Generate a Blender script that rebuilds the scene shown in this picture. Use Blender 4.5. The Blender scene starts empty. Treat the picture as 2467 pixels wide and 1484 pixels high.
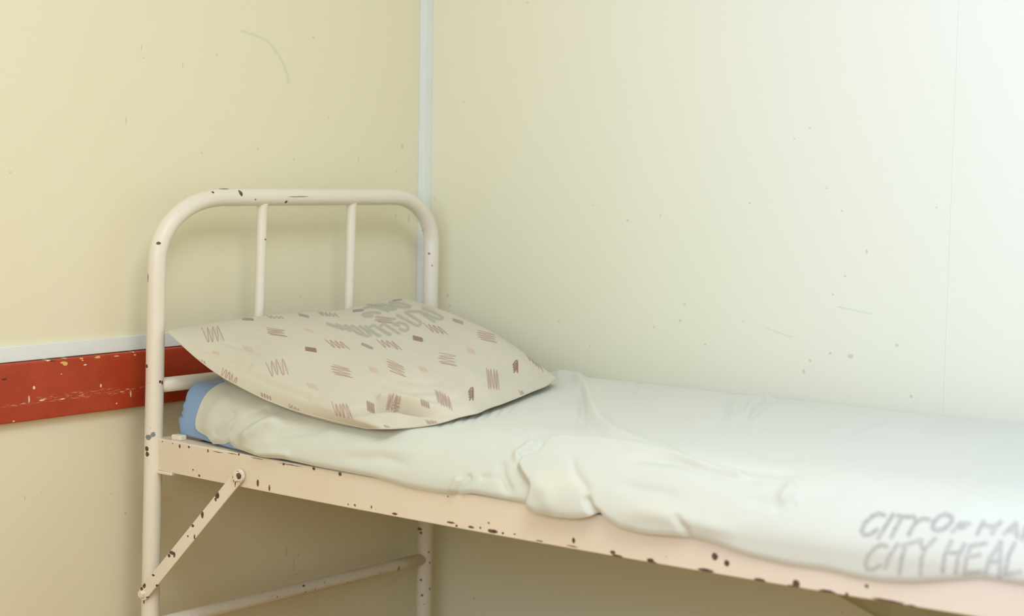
import bpy, bmesh, math
import numpy as np
from mathutils import Vector, Matrix

# ------------------------------------------------------------------ camera
W, H = 2467, 1484
FPX = 4246.9
YAW, PIT, ROLL = np.radians([37.2335, 4.8496, 0.9971])
fw = np.array([-np.sin(YAW)*np.cos(PIT), np.cos(YAW)*np.cos(PIT), -np.sin(PIT)])
rt = np.cross(fw, [0, 0, 1]); rt /= np.linalg.norm(rt); up = np.cross(rt, fw)
_c, _s = np.cos(ROLL), np.sin(ROLL)
rt, up = _c*rt+_s*up, -_s*rt+_c*up
XH = 0.09                                   # plane of the headboard, in front of the left wall
CAM = np.array([2.86671, -3.40131, 1.24])
sc = bpy.context.scene
col = sc.collection
cam_d = bpy.data.cameras.new('camera')
cam = bpy.data.objects.new('camera', cam_d); col.objects.link(cam)
cam_d.sensor_width = 36; cam_d.lens = FPX/W*36; cam_d.clip_start = .05
cam.matrix_world = Matrix(((rt[0], up[0], -fw[0], CAM[0]), (rt[1], up[1], -fw[1], CAM[1]),
                           (rt[2], up[2], -fw[2], CAM[2]), (0, 0, 0, 1)))
cam_d.dof.use_dof = True; cam_d.dof.focus_distance = 3.62; cam_d.dof.aperture_fstop = 2.7
sc.camera = cam

# ------------------------------------------------------------------ world, light, exposure
sc.view_settings.view_transform = 'Standard'; sc.view_settings.look = 'None'
sc.view_settings.gamma = 1; sc.view_settings.use_curve_mapping = False
sc.view_settings.exposure = 0.04
wd = bpy.data.worlds.new('world'); sc.world = wd; wd.use_nodes = True
wd.node_tree.nodes['Background'].inputs[0].default_value = (.75, .87, 1, 1)
wd.node_tree.nodes['Background'].inputs[1].default_value = 1.0
RX, RY, RZ = 4.6, -4.2, 2.9                 # room size
def area(name, loc, rot, sx, sy, power, colr):
    l = bpy.data.lights.new(name, 'AREA'); l.shape = 'RECTANGLE'; l.size = sx; l.size_y = sy
    l.energy = power; l.color = colr
    o = bpy.data.objects.new(name, l); col.objects.link(o); o.location = loc; o.rotation_euler = rot
    return o
# daylight through the long high window behind the camera (in the wall y = RY)
area('daylight_window', (2.45, RY-.02, 1.78), (math.radians(90), 0, 0), 2.9, 1.2, 47, (.93, 1.025, 1.24))
area('ceiling_light', (2.2, -1.9, RZ-.03), (0, 0, 0), 1.3, 1.3, 37, (.93, 1.025, 1.2))
# added blue lamp with narrowed spread, tints the right wall towards its upper right
def aim(o, tgt):
    o.rotation_euler = (Vector(tgt)-o.location).to_track_quat('-Z', 'Y').to_euler()
blue_wash = area('added_blue_wall_wash', (3.3, RY+.0, 2.2), (0, 0, 0), 1.2, .9, 33, (.02, .20, 1))
aim(blue_wash, (2.7, 0, 2.1)); blue_wash.data.spread = math.radians(66)

# ------------------------------------------------------------------ projection helpers
def ray(px, py): return fw+rt*(px-W/2)/FPX-up*(py-H/2)/FPX
def on(axis, val, px, py):
    a = ray(px, py); return CAM+a*(val-CAM[axis])/a[axis]
def proj(P):
    v = np.asarray(P, float)-CAM; d = v@fw
    return W/2+FPX*(v@rt)/d, H/2-FPX*(v@up)/d, d

# ------------------------------------------------------------------ object helpers
def link(name, me, mat=None, parent=None):
    o = bpy.data.objects.new(name, me); col.objects.link(o)
    if mat: me.materials.append(mat)
    if parent: o.parent = parent
    return o
def tag(o, label=None, cat=None, group=None, kind=None):
    for k, v in (('label', label), ('category', cat), ('group', group), ('kind', kind)):
        if v: o[k] = v
    return o
def mesh_from(verts, faces, smooth=True):
    me = bpy.data.meshes.new('m'); me.from_pydata([tuple(map(float, v)) for v in verts], [], faces)
    me.update()
    if smooth: me.polygons.foreach_set('use_smooth', [True]*len(me.polygons))
    return me
def grid_mesh(P, smooth=True, flip=False):
    """P: (n, m, 3) array -> quad mesh, fast"""
    n, m, _ = P.shape
    me = bpy.data.meshes.new('m')
    me.vertices.add(n*m); me.vertices.foreach_set('co', P.reshape(-1).astype(np.float32))
    i, j = np.meshgrid(np.arange(n-1), np.arange(m-1), indexing='ij')
    a = (i*m+j).ravel(); q = np.stack([a, a+m, a+m+1, a+1], 1)
    if flip: q = q[:, ::-1]
    k = len(q)
    me.loops.add(k*4); me.loops.foreach_set('vertex_index', q.ravel().astype(np.int32))
    me.polygons.add(k); me.polygons.foreach_set('loop_start', (np.arange(k)*4).astype(np.int32))
    me.polygons.foreach_set('use_smooth', np.ones(k, bool) if smooth else np.zeros(k, bool))
    me.update(calc_edges=True); me.validate()
    return me
def box(name, lo, hi, mat, parent=None, bevel=0.0, seg=2):
    bm = bmesh.new(); bmesh.ops.create_cube(bm, size=1)
    lo = Vector(lo); hi = Vector(hi)
    for v in bm.verts: v.co = Vector([lo[k]+(v.co[k]+.5)*(hi[k]-lo[k]) for k in range(3)])
    if bevel: bmesh.ops.bevel(bm, geom=bm.edges[:], offset=bevel, segments=seg, affect='EDGES', profile=.5)
    me = bpy.data.meshes.new('m'); bm.to_mesh(me); bm.free()
    return link(name, me, mat, parent)
def sweep(path, rad, n=28, cap=True):
    """round tube along a 3D path; rad scalar or per-point"""
    path = np.asarray(path, float); N = len(path)
    rad = np.ones(N)*rad
    T = np.gradient(path, axis=0); T /= np.linalg.norm(T, axis=1)[:, None]
    ref = np.array([1., 0, 0]) if abs(T[0][0]) < .9 else np.array([0, 0, 1.])
    vs = []; nrm = ref-T[0]*(ref@T[0]); nrm /= np.linalg.norm(nrm)
    for k in range(N):
        nrm = nrm-T[k]*(nrm@T[k]); nrm /= np.linalg.norm(nrm); b = np.cross(T[k], nrm)
        for a in np.linspace(0, 2*np.pi, n, endpoint=False):
            vs.append(path[k]+rad[k]*(np.cos(a)*nrm+np.sin(a)*b))
    fs = [[k*n+i, k*n+(i+1) % n, (k+1)*n+(i+1) % n, (k+1)*n+i] for k in range(N-1) for i in range(n)]
    if cap: fs += [list(range(n))[::-1], [(N-1)*n+i for i in range(n)]]
    return mesh_from(vs, fs)
def vnoise(x, y, seed=0):
    xi = np.floor(x).astype(np.int64); yi = np.floor(y).astype(np.int64)
    fx = x-xi; fy = y-yi; fx = fx*fx*(3-2*fx); fy = fy*fy*(3-2*fy)
    def h(a, b):
        v = np.sin(a*127.1+b*311.7+seed*74.7)*43758.5453
        return v-np.floor(v)
    return (h(xi, yi)*(1-fx)+h(xi+1, yi)*fx)*(1-fy)+(h(xi, yi+1)*(1-fx)+h(xi+1, yi+1)*fx)*fy-.5
def sstep(a, b, x):
    t = np.clip((x-a)/(b-a), 0, 1); return t*t*(3-2*t)
def seg_dist(X, Y, poly):
    """distance to a polyline and signed side (positive = left of travel on screen)"""
    D = np.full(X.shape, 1e9)
    for (x0, y0), (x1, y1) in zip(poly[:-1], poly[1:]):
        dx, dy = x1-x0, y1-y0; L = dx*dx+dy*dy+1e-9
        t = np.clip(((X-x0)*dx+(Y-y0)*dy)/L, 0, 1)
        d = np.hypot(X-x0-t*dx, Y-y0-t*dy)
        D = np.minimum(D, d)
    return D
def inside(X, Y, poly):
    c = np.zeros(X.shape, bool); n = len(poly)
    for i in range(n):
        x0, y0 = poly[i]; x1, y1 = poly[(i+1) % n]
        if y0 == y1: continue
        k = ((y0 > Y) != (y1 > Y)) & (X < (x1-x0)*(Y-y0)/(y1-y0)+x0)
        c ^= k
    return c

# ------------------------------------------------------------------ materials
def new_mat(name, rough=.5, spec=.5):
    m = bpy.data.materials.new(name); m.use_nodes = True
    b = m.node_tree.nodes['Principled BSDF']
    b.inputs['Roughness'].default_value = rough; b.inputs['Specular IOR Level'].default_value = spec
    return m, m.node_tree, b
def noise_node(nt, scale, detail=3, rough=.5, coord=None, dims=None):
    n = nt.nodes.new('ShaderNodeTexNoise'); n.inputs['Scale'].default_value = scale
    n.inputs['Detail'].default_value = detail; n.inputs['Roughness'].default_value = rough
    if coord: nt.links.new(coord, n.inputs['Vector'])
    return n
def ramp(nt, fac, stops):
    r = nt.nodes.new('ShaderNodeValToRGB'); nt.links.new(fac, r.inputs[0])
    e = r.color_ramp.elements
    while len(e) < len(stops): e.new(.5)
    for el, (p, c) in zip(e, stops): el.position = p; el.color = (*c, 1)
    return r
def bump(nt, b, hgt, strength, dist):
    n = nt.nodes.new('ShaderNodeBump'); n.inputs['Strength'].default_value = strength
    n.inputs['Distance'].default_value = dist
    nt.links.new(hgt, n.inputs['Height']); nt.links.new(n.outputs[0], b.inputs['Normal'])
    return n
def mixc(nt, fac, a, b_):
    m = nt.nodes.new('ShaderNodeMix'); m.data_type = 'RGBA'
    if isinstance(fac, float): m.inputs[0].default_value = fac
    else: nt.links.new(fac, m.inputs[0])
    for s, v in ((m.inputs[6], a), (m.inputs[7], b_)):
        if isinstance(v, tuple): s.default_value = (*v, 1)
        else: nt.links.new(v, s)
    return m.outputs[2]
def spot_mask(nt, spots, warp=.0015, wscale=260, soft=.25):
    """union of small ellipsoids round world points, edges roughened by noise"""
    g = nt.nodes.new('ShaderNodeNewGeometry'); pos = g.outputs['Position']
    nz = noise_node(nt, wscale, 2, .6, pos)
    s = nt.nodes.new('ShaderNodeVectorMath'); s.operation = 'SUBTRACT'
    nt.links.new(nz.outputs['Color'], s.inputs[0]); s.inputs[1].default_value = (.5, .5, .5)
    a = nt.nodes.new('ShaderNodeVectorMath'); a.operation = 'MULTIPLY_ADD'
    nt.links.new(s.outputs[0], a.inputs[0]); a.inputs[1].default_value = (warp*2,)*3
    nt.links.new(pos, a.inputs[2])
    last = None
    for p, r in spots:
        d = nt.nodes.new('ShaderNodeVectorMath'); d.operation = 'MULTIPLY_ADD'
        inv = [1/q for q in r]
        nt.links.new(a.outputs[0], d.inputs[0]); d.inputs[1].default_value = inv
        d.inputs[2].default_value = [-p[k]*inv[k] for k in range(3)]
        l = nt.nodes.new('ShaderNodeVectorMath'); l.operation = 'LENGTH'; nt.links.new(d.outputs[0], l.inputs[0])
        if last is None: last = l.outputs['Value']
        else:
            m = nt.nodes.new('ShaderNodeMath'); m.operation = 'MINIMUM'
            nt.links.new(last, m.inputs[0]); nt.links.new(l.outputs['Value'], m.inputs[1]); last = m.outputs[0]
    mr = nt.nodes.new('ShaderNodeMapRange'); nt.links.new(last, mr.inputs[0])
    mr.inputs[1].default_value = 1+soft/2; mr.inputs[2].default_value = 1-soft/2
    mr.inputs[3].default_value = 0; mr.inputs[4].default_value = 1
    return mr.outputs[0]
def px_spots(lst, axis, val, off_r=.03):
    """(px, py, rx, ry) on the photograph -> ellipsoids on the plane axis = val"""
    out = []
    for t in lst:
        px, py, rx = t[:3]; ry = t[3] if len(t) > 3 else rx
        p = on(axis, val, px, py); d = (p-CAM)@fw/FPX
        h = rx*d/(.796 if axis == 1 else .605)
        r = [h, off_r, ry*d] if axis == 1 else [off_r, h, ry*d]
        out.append((p, r))
    return out

def tube_spots(lst, pts, R):
    pts = np.asarray(pts, float); q = np.vstack([pts[:-1]+(pts[1:]-pts[:-1])*t for t in (0, .1, .2, .3, .4, .5, .6, .7, .8, .9)]+[pts[-1:]])
    out = []
    for t in lst:
        px, py, rx = t[:3]; ry = t[3] if len(t) > 3 else rx
        d = ray(px, py); d = d/np.linalg.norm(d); v = q-CAM; tt = v@d
        ds = np.linalg.norm(v-tt[:, None]*d, axis=1); k = ds.argmin()
        ax = pts[min(k % (len(pts)-1)+1, len(pts)-1)]-pts[k % (len(pts)-1)]; ax = ax/np.linalg.norm(ax)
        sn = max(np.linalg.norm(np.cross(d, ax)), .3)
        P = CAM+d*(tt[k]-np.sqrt(max(R*R-ds[k]**2, 0))/sn); sc_ = tt[k]/FPX
        out.append((P, [rx*sc_*1.25, rx*sc_*1.25, ry*sc_*1.15]))
    return out

CREAM = (.80, .735, .575)
def paint(name, spots=(), base=CREAM, grime=.25, rough=.38, chipc=(.085, .030, .022)):
    m, nt, b = new_mat(name, rough)
    g = nt.nodes.new('ShaderNodeNewGeometry')
    n1 = noise_node(nt, 9, 4, .6, g.outputs['Position'])
    c = mixc(nt, ramp(nt, n1.outputs[0], [(.35, (0, 0, 0)), (.75, (grime,)*3)]).outputs[0], base,
             tuple(q*k for q, k in zip(base, (.93, .84, .72))))
    # pin-prick specks of dirt all over
    vo = nt.nodes.new('ShaderNodeTexVoronoi'); vo.inputs['Scale'].default_value = 70
    nt.links.new(g.outputs['Position'], vo.inputs['Vector'])
    n2 = noise_node(nt, 30, 2, .5, g.outputs['Position'])
    lt = nt.nodes.new('ShaderNodeMath'); lt.operation = 'LESS_THAN'
    mu = nt.nodes.new('ShaderNodeMath'); mu.operation = 'MULTIPLY_ADD'
    nt.links.new(n2.outputs[0], mu.inputs[0]); mu.inputs[1].default_value = .5; mu.inputs[2].default_value = -.22
    nt.links.new(vo.outputs['Distance'], lt.inputs[0]); nt.links.new(mu.outputs[0], lt.inputs[1])
    sp = nt.nodes.new('ShaderNodeMath'); sp.operation = 'MULTIPLY'; sp.inputs[1].default_value = .35
    nt.links.new(lt.outputs[0], sp.inputs[0])
    c = mixc(nt, sp.outputs[0], c, (.30, .17, .11))
    nb = noise_node(nt, 140, 3, .6, g.outputs['Position'])
    hgt = nb.outputs[0]
    if spots:
        mk = spot_mask(nt, spots)
        nv = noise_node(nt, 300, 2, .5, g.outputs['Position'])
        cc = ramp(nt, nv.outputs[0], [(.4, chipc), (.7, (.17, .085, .06))]).outputs[0]
        c = mixc(nt, mk, c, cc)
        su = nt.nodes.new('ShaderNodeMath'); su.operation = 'MULTIPLY_ADD'
        nt.links.new(mk, su.inputs[0]); su.inputs[1].default_value = -1.2; nt.links.new(nb.outputs[0], su.inputs[2])
        hgt = su.outputs[0]
    nt.links.new(c, b.inputs['Base Color'])
    bump(nt, b, hgt, .25, .0012)
    return m

def wall_mat(name, spots=(), faint=(), base=(.83, .765, .52)):
    m, nt, b = new_mat(name, .42, .45)
    g = nt.nodes.new('ShaderNodeNewGeometry')
    n1 = noise_node(nt, 1.3, 4, .55, g.outputs['Position'])
    c = mixc(nt, ramp(nt, n1.outputs[0], [(.35, (0, 0, 0)), (.7, (.35,)*3)]).outputs[0], base,
             tuple(q*k for q, k in zip(base, (.985, .96, .90))))
    if spots:
        mk = spot_mask(nt, spots, .0012, 300, .5)
        mm = nt.nodes.new('ShaderNodeMath'); mm.operation = 'MULTIPLY'; mm.inputs[1].default_value = .38
        nt.links.new(mk, mm.inputs[0]); c = mixc(nt, mm.outputs[0], c, (.42, .30, .16))
    if faint:
        mk = spot_mask(nt, faint, .001, 300, .9)
        mm = nt.nodes.new('ShaderNodeMath'); mm.operation = 'MULTIPLY'; mm.inputs[1].default_value = .28
        nt.links.new(mk, mm.inputs[0]); c = mixc(nt, mm.outputs[0], c, (.45, .47, .38))
    nt.links.new(c, b.inputs['Base Color'])
    nb = noise_node(nt, 55, 5, .6, g.outputs['Position'])
    bump(nt, b, nb.outputs[0], .06, .002)
    return m

# ------------------------------------------------------------------ room
lw_spots = [(755, 89, 2, 3), (341, 115, 1.2, 6), (347, 140, 1.5, 2), (523, 133, 1.5, 3), (440, 158, 1, 9), (969, 352, 2, 6),
            (304, 290, 1, 12), (708, 383, 1.5, 3), (486, 369, 2, 2), (621, 359, 2, 2), (863, 386, 1, 8), (792, 285, 2, 2),
            (956, 413, 2, 2), (25, 416, 2, 2), (600, 718, 1.5, 1.5), (724, 715, 1.5, 3), (708, 1360, 1, 22),
            (712, 1384, 6, 1.5), (690, 1330, 1.2, 14), (719, 1337, 1.5, 3), (596, 1276, 1.5, 2), (100, 1186, 1.5, 1.5),
            (268, 1190, 1.5, 1.5), (953, 520, 1.5, 4), (302, 1237, 1.5, 4), (985, 525, 2, 10), (60, 1200, 1, 7)]
arc = [(583, 75), (612, 84), (640, 96), (658, 114), (672, 134), (684, 156), (692, 180), (697, 205)]
fl = []
for (x0, y0), (x1, y1) in zip(arc[:-1], arc[1:]):
    for t in (0, .25, .5, .75): fl.append((x0+(x1-x0)*t, y0+(y1-y0)*t, 3.4, 3.4))
M_left = wall_mat('left_wall_enamel', px_spots(lw_spots, 0, 0), px_spots(fl, 0, 0, .03))
rw_spots = [(1512, 531, 3), (1430, 495, 2), (1591, 520, 1.3, 5), (1951, 309, 2), (1914, 335, 2), (1806, 489, 2.5), (1991, 454, 2),
            (2028, 508, 2.5), (2049, 858, 6, 5), (1952, 869, 3), (2000, 851, 3), (2006, 709, 2.5), (1649, 734, 2.5),
            (1638, 773, 3), (1936, 895, 3, 5), (2088, 606, 2.5, 5), (1347, 276, 1.6), (1271, 6, 4, 2), (1421, 833, 2),
            (2161, 832, 4, 3), (1346, 773, 2, 3), (2036, 665, 2.5), (1575, 788, 2), (2195, 955, 3, 4), (1078, 712, 2, 5),
            (1083, 736, 2, 3), (1142, 1441, 2, 5), (1072, 1300, 1.5), (1242, 1331, 1.6), (1790, 775, 2), (1699, 830, 3, 2),
            (2256, 500, 2), (1118, 244, 2), (1048, 478, 1.5, 5), (1046, 533, 2, 4), (2030, 1475, 2)]
rf = [(2022+i*9, 740+i*1.9, 6, 1.6) for i in range(9)]+[(1850+i*9, 792+i*3.2, 6, 1.4) for i in range(7)]
M_right = wall_mat('right_wall_enamel', px_spots(rw_spots, 1, 0), px_spots(rf, 1, 0), base=(.83, .793, .545))
M_plain = wall_mat('far_wall_enamel')
M_ceil, nt, b = new_mat('ceiling_white', .8); b.inputs['Base Color'].default_value = (.80, .80, .75, 1)
M_floor, nt, b = new_mat('polished_brown_floor', .35)
g = nt.nodes.new('ShaderNodeNewGeometry'); n = noise_node(nt, 5, 5, .6, g.outputs['Position'])
nt.links.new(ramp(nt, n.outputs[0], [(.3, (.52, .27, .06)), (.7, (.60, .33, .08))]).outputs[0], b.inputs['Base Color'])
M_trim, nt, b = new_mat('white_trim_paint', .35)
g = nt.nodes.new('ShaderNodeNewGeometry'); n = noise_node(nt, 6, 4, .6, g.outputs['Position'])
nt.links.new(ramp(nt, n.outputs[0], [(.3, (.82, .85, .76)), (.75, (.75, .78, .69))]).outputs[0], b.inputs['Base Color'])

T = .12
def S(o): o['kind'] = 'structure'; return o
S(box('wall_left', (-T, RY-T, 0), (0, T, RZ), M_left))
# right wall: flush boards with hairline joints over a backing
wr = S(box('wall_right', (0, .012, 0), (RX+T, T, RZ), M_right))
xs = [0, float(on(1, 0, 2304, 150)[0]), RX]
xs = [0.0, xs[1], xs[1]+1.9, RX]
for x0, x1 in zip(xs[:-1], xs[1:]):
    box('wall_panel', (x0+.0001, 0, 0), (x1-.0001, .0121, RZ), M_right, wr)
S(box('floor', (-T, RY-T, -.1), (RX+T, T, 0), M_floor))
S(box('ceiling', (-T, RY-T, RZ), (RX+T, T, RZ+.1), M_ceil))
def wall_with_hole(name, axis, pos, a0, a1, h0, h1, z0, z1):
    """one mesh: wall slab with a rectangular opening"""
    bm = bmesh.new()
    def bx(p0, p1, q0, q1):
        r = bmesh.ops.create_cube(bm, size=1)['verts']
        for v in r:
            s = p0+(v.co.x+.5)*(p1-p0); t_ = pos[0]+(v.co.y+.5)*(pos[1]-pos[0]); z = q0+(v.co.z+.5)*(q1-q0)
            v.co = (s, t_, z) if axis == 1 else (t_, s, z)
    bx(a0, h0, 0, RZ); bx(h1, a1, 0, RZ); bx(h0, h1, 0, z0); bx(h0, h1, z1, RZ)
    bmesh.ops.recalc_face_normals(bm, faces=bm.faces[:])
    me = bpy.data.meshes.new('m'); bm.to_mesh(me); bm.free()
    return S(link(name, me, M_plain))
wall_with_hole('wall_front', 1, (RY-T, RY), 0, RX, .9, 4.1, 1.1, 2.5)
S(box('wall_back', (RX, RY-T, 0), (RX+T, 0, RZ), M_plain))
def window(name, axis, pos, h0, h1, z0, z1, n):
    fw_ = .05; parts = []
    bm = bmesh.new()
    def bx(p0, p1, q0, q1):
        for v in bmesh.ops.create_cube(bm, size=1)['verts']:
            s = p0+(v.co.x+.5)*(p1-p0); t_ = pos[0]+(v.co.y+.5)*(pos[1]-pos[0]); z = q0+(v.co.z+.5)*(q1-q0)
            v.co = (s, t_, z) if axis == 1 else (t_, s, z)
    bx(h0, h1, z0, z0+fw_); bx(h0, h1, z1-fw_, z1); bx(h0, h0+fw_, z0+fw_, z1-fw_); bx(h1-fw_, h1, z0+fw_, z1-fw_)
    for k in range(1, n):
        s = h0+(h1-h0)*k/n; bx(s-.02, s+.02, z0+fw_, z1-fw_)
    me = bpy.data.meshes.new('m'); bm.to_mesh(me); bm.free()
    return S(link(name, me, M_trim))
window('window_1', 1, (RY-T, RY-T+.04), 0.9, 4.1, 1.1, 2.5, 3)

SX, SY = .0196, .0275                        # square cover strip standing in the corner
zt = lambda px, py, x: float(on(0, x, px, py)[2])
z_st, z_sb = zt(175, 822, .008), zt(175, 858, .008)
S(box('trim_2', (0, RY, z_sb), (.008, -SY-.0005, z_st+.0), M_trim, None, .001))
# red board, scuffed
z_rt, z_rb = zt(175, 862, .02), zt(175, 1001, .02)
M_red, nt, b = new_mat('scuffed_red_board_paint', .42)
g = nt.nodes.new('ShaderNodeNewGeometry')
n = noise_node(nt, 14, 5, .65, g.outputs['Position'])
c = ramp(nt, n.outputs[0], [(.3, (.38, .036, .008)), (.7, (.48, .060, .016))]).outputs[0]
white = [(82, 934, 2.2, 4), (243, 929, 1.5, 4.5), (101, 964, 5, 2), (151, 961, 4, 1.5), (117, 868, 3.5, 2.5), (315, 949, 1.1, 8),
         (205, 879, 3, 1.5), (70, 962, 1.2, 9), (160, 863, 4, 1), (148, 901, 1, 1.5), (322, 848, 1.5, 1.5), (33, 1015, 2, 1.5),
         (281, 972, 1.3, 2)]
streak = [(52, 974, 26, 3.2), (117, 957, 18, 4), (204, 951, 36, 6), (210, 943, 38, 2.2), (320, 936, 28, 2.5), (300, 943, 32, 4), (150, 962, 26, 2.5)]
yell = [(151, 873, 4, 2.5), (157, 876, 4.5, 5), (234, 861, 5, 2), (238, 860, 2.5, 2.5), (281, 858, 5, 1.5), (196, 864, 3.5, 1.8), (199, 868, 2, 1.5), (325, 855, 2.5, 2)]
nstr = nt.nodes.new('ShaderNodeTexNoise'); mp = nt.nodes.new('ShaderNodeMapping')
nt.links.new(g.outputs['Position'], mp.inputs[0]); mp.inputs['Scale'].default_value = (1, 35, 420); mp.inputs['Rotation'].default_value = (.02, 0, 0)
nt.links.new(mp.outputs[0], nstr.inputs['Vector']); nstr.inputs['Scale'].default_value = 1.6; nstr.inputs['Detail'].default_value = 4
sm = spot_mask(nt, px_spots(streak, 0, .02), .001, 200, 1.2)
gt = nt.nodes.new('ShaderNodeMapRange'); nt.links.new(nstr.outputs[0], gt.inputs[0]); gt.inputs[1].default_value = .54; gt.inputs[2].default_value = .66
mu = nt.nodes.new('ShaderNodeMath'); mu.operation = 'MULTIPLY'; nt.links.new(sm, mu.inputs[0]); nt.links.new(gt.outputs[0], mu.inputs[1])
c = mixc(nt, mu.outputs[0], c, (.80, .55, .36))
c = mixc(nt, spot_mask(nt, px_spots(white, 0, .02), .001, 300), c, (.82, .68, .50))
c = mixc(nt, spot_mask(nt, px_spots(yell, 0, .02), .002, 200), c, (.80, .48, .14))
c = mixc(nt, spot_mask(nt, px_spots([(10, 914, 5, 2.5), (126, 870, 7, 1.5), (240, 894, 1.3, 1.3)], 0, .02), .001, 300), c, (.10, .02, .015))
nt.links.new(c, b.inputs['Base Color']); bump(nt, b, n.outputs[0], .15, .001)
S(box('trim_1', (0, -SY, z_rb), (SX, 0, RZ), M_trim, None, .0012))
S(box('trim_3', (0, RY, z_rb), (.02, -SY-.0005, z_rt), M_red, None, .003, 3))

# ------------------------------------------------------------------ bed frame
bed = bpy.data.objects.new('hospital_bed', None); col.objects.link(bed); bed.location = (XH, -.56, 0)
tag(bed, 'cream painted tubular metal hospital bed with chipped paint, standing in the corner', 'bed')
bpy.context.view_layer.update()
def part(name, me, mat, parent=bed):
    o = link(name, me, mat, parent); o.matrix_parent_inverse = Matrix.Translation(-Vector(bed.location))
    return o
def bpart(name, lo, hi, mat, bevel=.0, parent=bed, seg=2):
    o = box(name, lo, hi, mat, None, bevel, seg); o.parent = parent
    o.matrix_parent_inverse = Matrix.Translation(-Vector(bed.location)); return o
# headboard: points read on the plane x = XH
Pl = on(0, XH, 378, 640); Pl2 = on(0, XH, 362, 1484); Pr = on(0, XH, 1039, 620); Pr2 = on(0, XH, 1022, 1400)
ztl = on(0, XH, 560, 475)[2]; ztr = on(0, XH, 900, 474.5)[2]
lean = lambda P, Q, z: P[1]+(Q[1]-P[1])*(P[2]-z)/(P[2]-Q[2])
HA, HB = .188, .138
path = []
for z in np.linspace(.0, ztl-HB, 14): path.append((XH, lean(Pl, Pl2, z), z))
yl_ = path[-1][1]; zl_ = path[-1][2]
for a in np.linspace(0, np.pi/2, 18)[1:]:
    ca, sa = np.cos(a)**.95, np.sin(a)**.95
    path.append((XH, yl_+HA*(1-ca), zl_+(ztl-zl_)*sa))
yr_ = lean(Pr, Pr2, ztr-.12); zr_ = ztr-.12
for y in np.linspace(path[-1][1], yr_-.15, 14)[1:]:
    path.append((XH, y, ztl+(ztr-ztl)*(y-path[17+13][1])/(yr_-.15-path[17+13][1])))
for a in np.linspace(0, np.pi/2, 18)[1:]:
    path.append((XH, yr_-.15+.15*np.sin(a)**.95, zr_+(ztr-zr_)*np.cos(a)**.95))
for z in np.linspace(zr_, .0, 14)[1:]: path.append((XH, lean(Pr, Pr2, z), z))
chips = [(580, 466, 4.5, 7), (577, 461, 3, 3), (513, 463, 3, 2.5), (689, 486, 3.5, 3.5), (382, 586, 4.5, 3.5), (357, 670, 1.5, 9),
         (353, 882, 4, 4), (386, 920, 2.5, 3), (391, 922, 2.5, 4.5), (350, 933, 1.5, 3.5), (353, 1081, 5, 5), (355, 1094, 4, 5),
         (1034, 611, 2.2, 2.2), (1019, 554, 1.8, 1.8), (746, 495, 1.8), (616, 481, 1.5, 2), (1010, 1274, 8, 3), (1014, 1284, 3, 3),
         (1014, 1397, 2.5), (1017, 1434, 2.5), (1036, 1356, 2), (1035, 1418, 2.5), (347, 1450, 2, 4), (540, 455, 12, 1),
         (720, 474, 28, .8), (420, 488, 1.5), (1041, 640, 1.5), (1033, 1330, 2), (1022, 1455, 1.5)]
hp = tube_spots(chips, path, .019)
grey = tube_spots([(357, 1054, 7, 5.5), (368, 1047, 4.5, 5)], path, .019)
M_head = paint('chipped_cream_enamel', hp)
nt = M_head.node_tree; b = nt.nodes['Principled BSDF']
src = b.inputs['Base Color'].links[0].from_socket
nt.links.new(mixc(nt, spot_mask(nt, grey, .003, 220), src, (.20, .24, .21)), b.inputs['Base Color'])
path = np.array(path)
kx = [proj(p)[1] if p[1] > -.3 else 0 for p in path]
rad = [.019-.0007*math.sin((k-560)/9)*(1 if 560 < k < 615 else 0) for k in kx]
part('head_frame', sweep(path, rad, 32), M_head)
M_spin = paint('cream_enamel_spindle', px_spots([(639, 577, 2, 2.2), (625, 503, 2.5, 6), (623, 498, 2, 3), (832, 641, 1.4), (836, 497, 2, 3)], 0, XH+.01, .02))
zc = on(0, XH, 420, 924)[2]
for (a, b0) in (((632, 500), (624, 760)), ((847, 497), (840, 738))):
    A = on(0, XH, *a); B = on(0, XH, *b0)
    y = lambda z: A[1]+(B[1]-A[1])*(A[2]-z)/(A[2]-B[2])
    zz = np.concatenate([[ztl-.012, ztl-.018, ztl-.024, ztl-.032], np.linspace(ztl-.05, zc+.006, 8)])
    rr = np.array([.0135, .0128, .0118, .0113]+[.0112]*8)
    part('spindle', sweep([(XH, y(z), z) for z in zz], rr, 24), M_spin)
lb1, lb2 = on(0, XH, 1005, 1350), on(0, XH, 500, 1474)
lbp = [lb2, lb2+(lb1-lb2)*.25, (lb1+lb2)/2, lb2+(lb1-lb2)*.75, lb1]
M_bar = paint('cream_enamel_crossbar', tube_spots([(960, 1369, 2.5, 5.5), (930, 1384, 2.5), (893, 1394, 2), (879, 1396, 2), (838, 1404, 2),
        (830, 1407, 2), (788, 1421, 3), (733, 1411, 4, 2), (737, 1427, 2), (657, 1436, 2), (657, 1458, 6, 2.5), (593, 1472, 7, 2.5),
        (716, 1430, 1.5), (783, 1403, 1.6), (760, 1420, 1.5), (700, 1442, 1.6), (668, 1438, 1.5), (550, 1470, 1.5), (990, 1352, 2), (915, 1380, 1.6)],
        lbp, .0148), grime=.6)
cb1, cb2 = on(0, XH, 420, 924), on(0, XH, 470, 919)
yL = lambda z: lean(Pl, Pl2, z); yR = lambda z: lean(Pr, Pr2, z)
part('crossbar', sweep([(XH, yL(zc)+.008+t*(yR(zc)-yL(zc)-.016), zc-.004*t) for t in np.linspace(0, 1, 8)], .0155, 24), M_bar)
lb1, lb2 = on(0, XH, 1005, 1350), on(0, XH, 500, 1474)
sl = (lb2[2]-lb1[2])/(lb2[1]-lb1[1])
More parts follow.
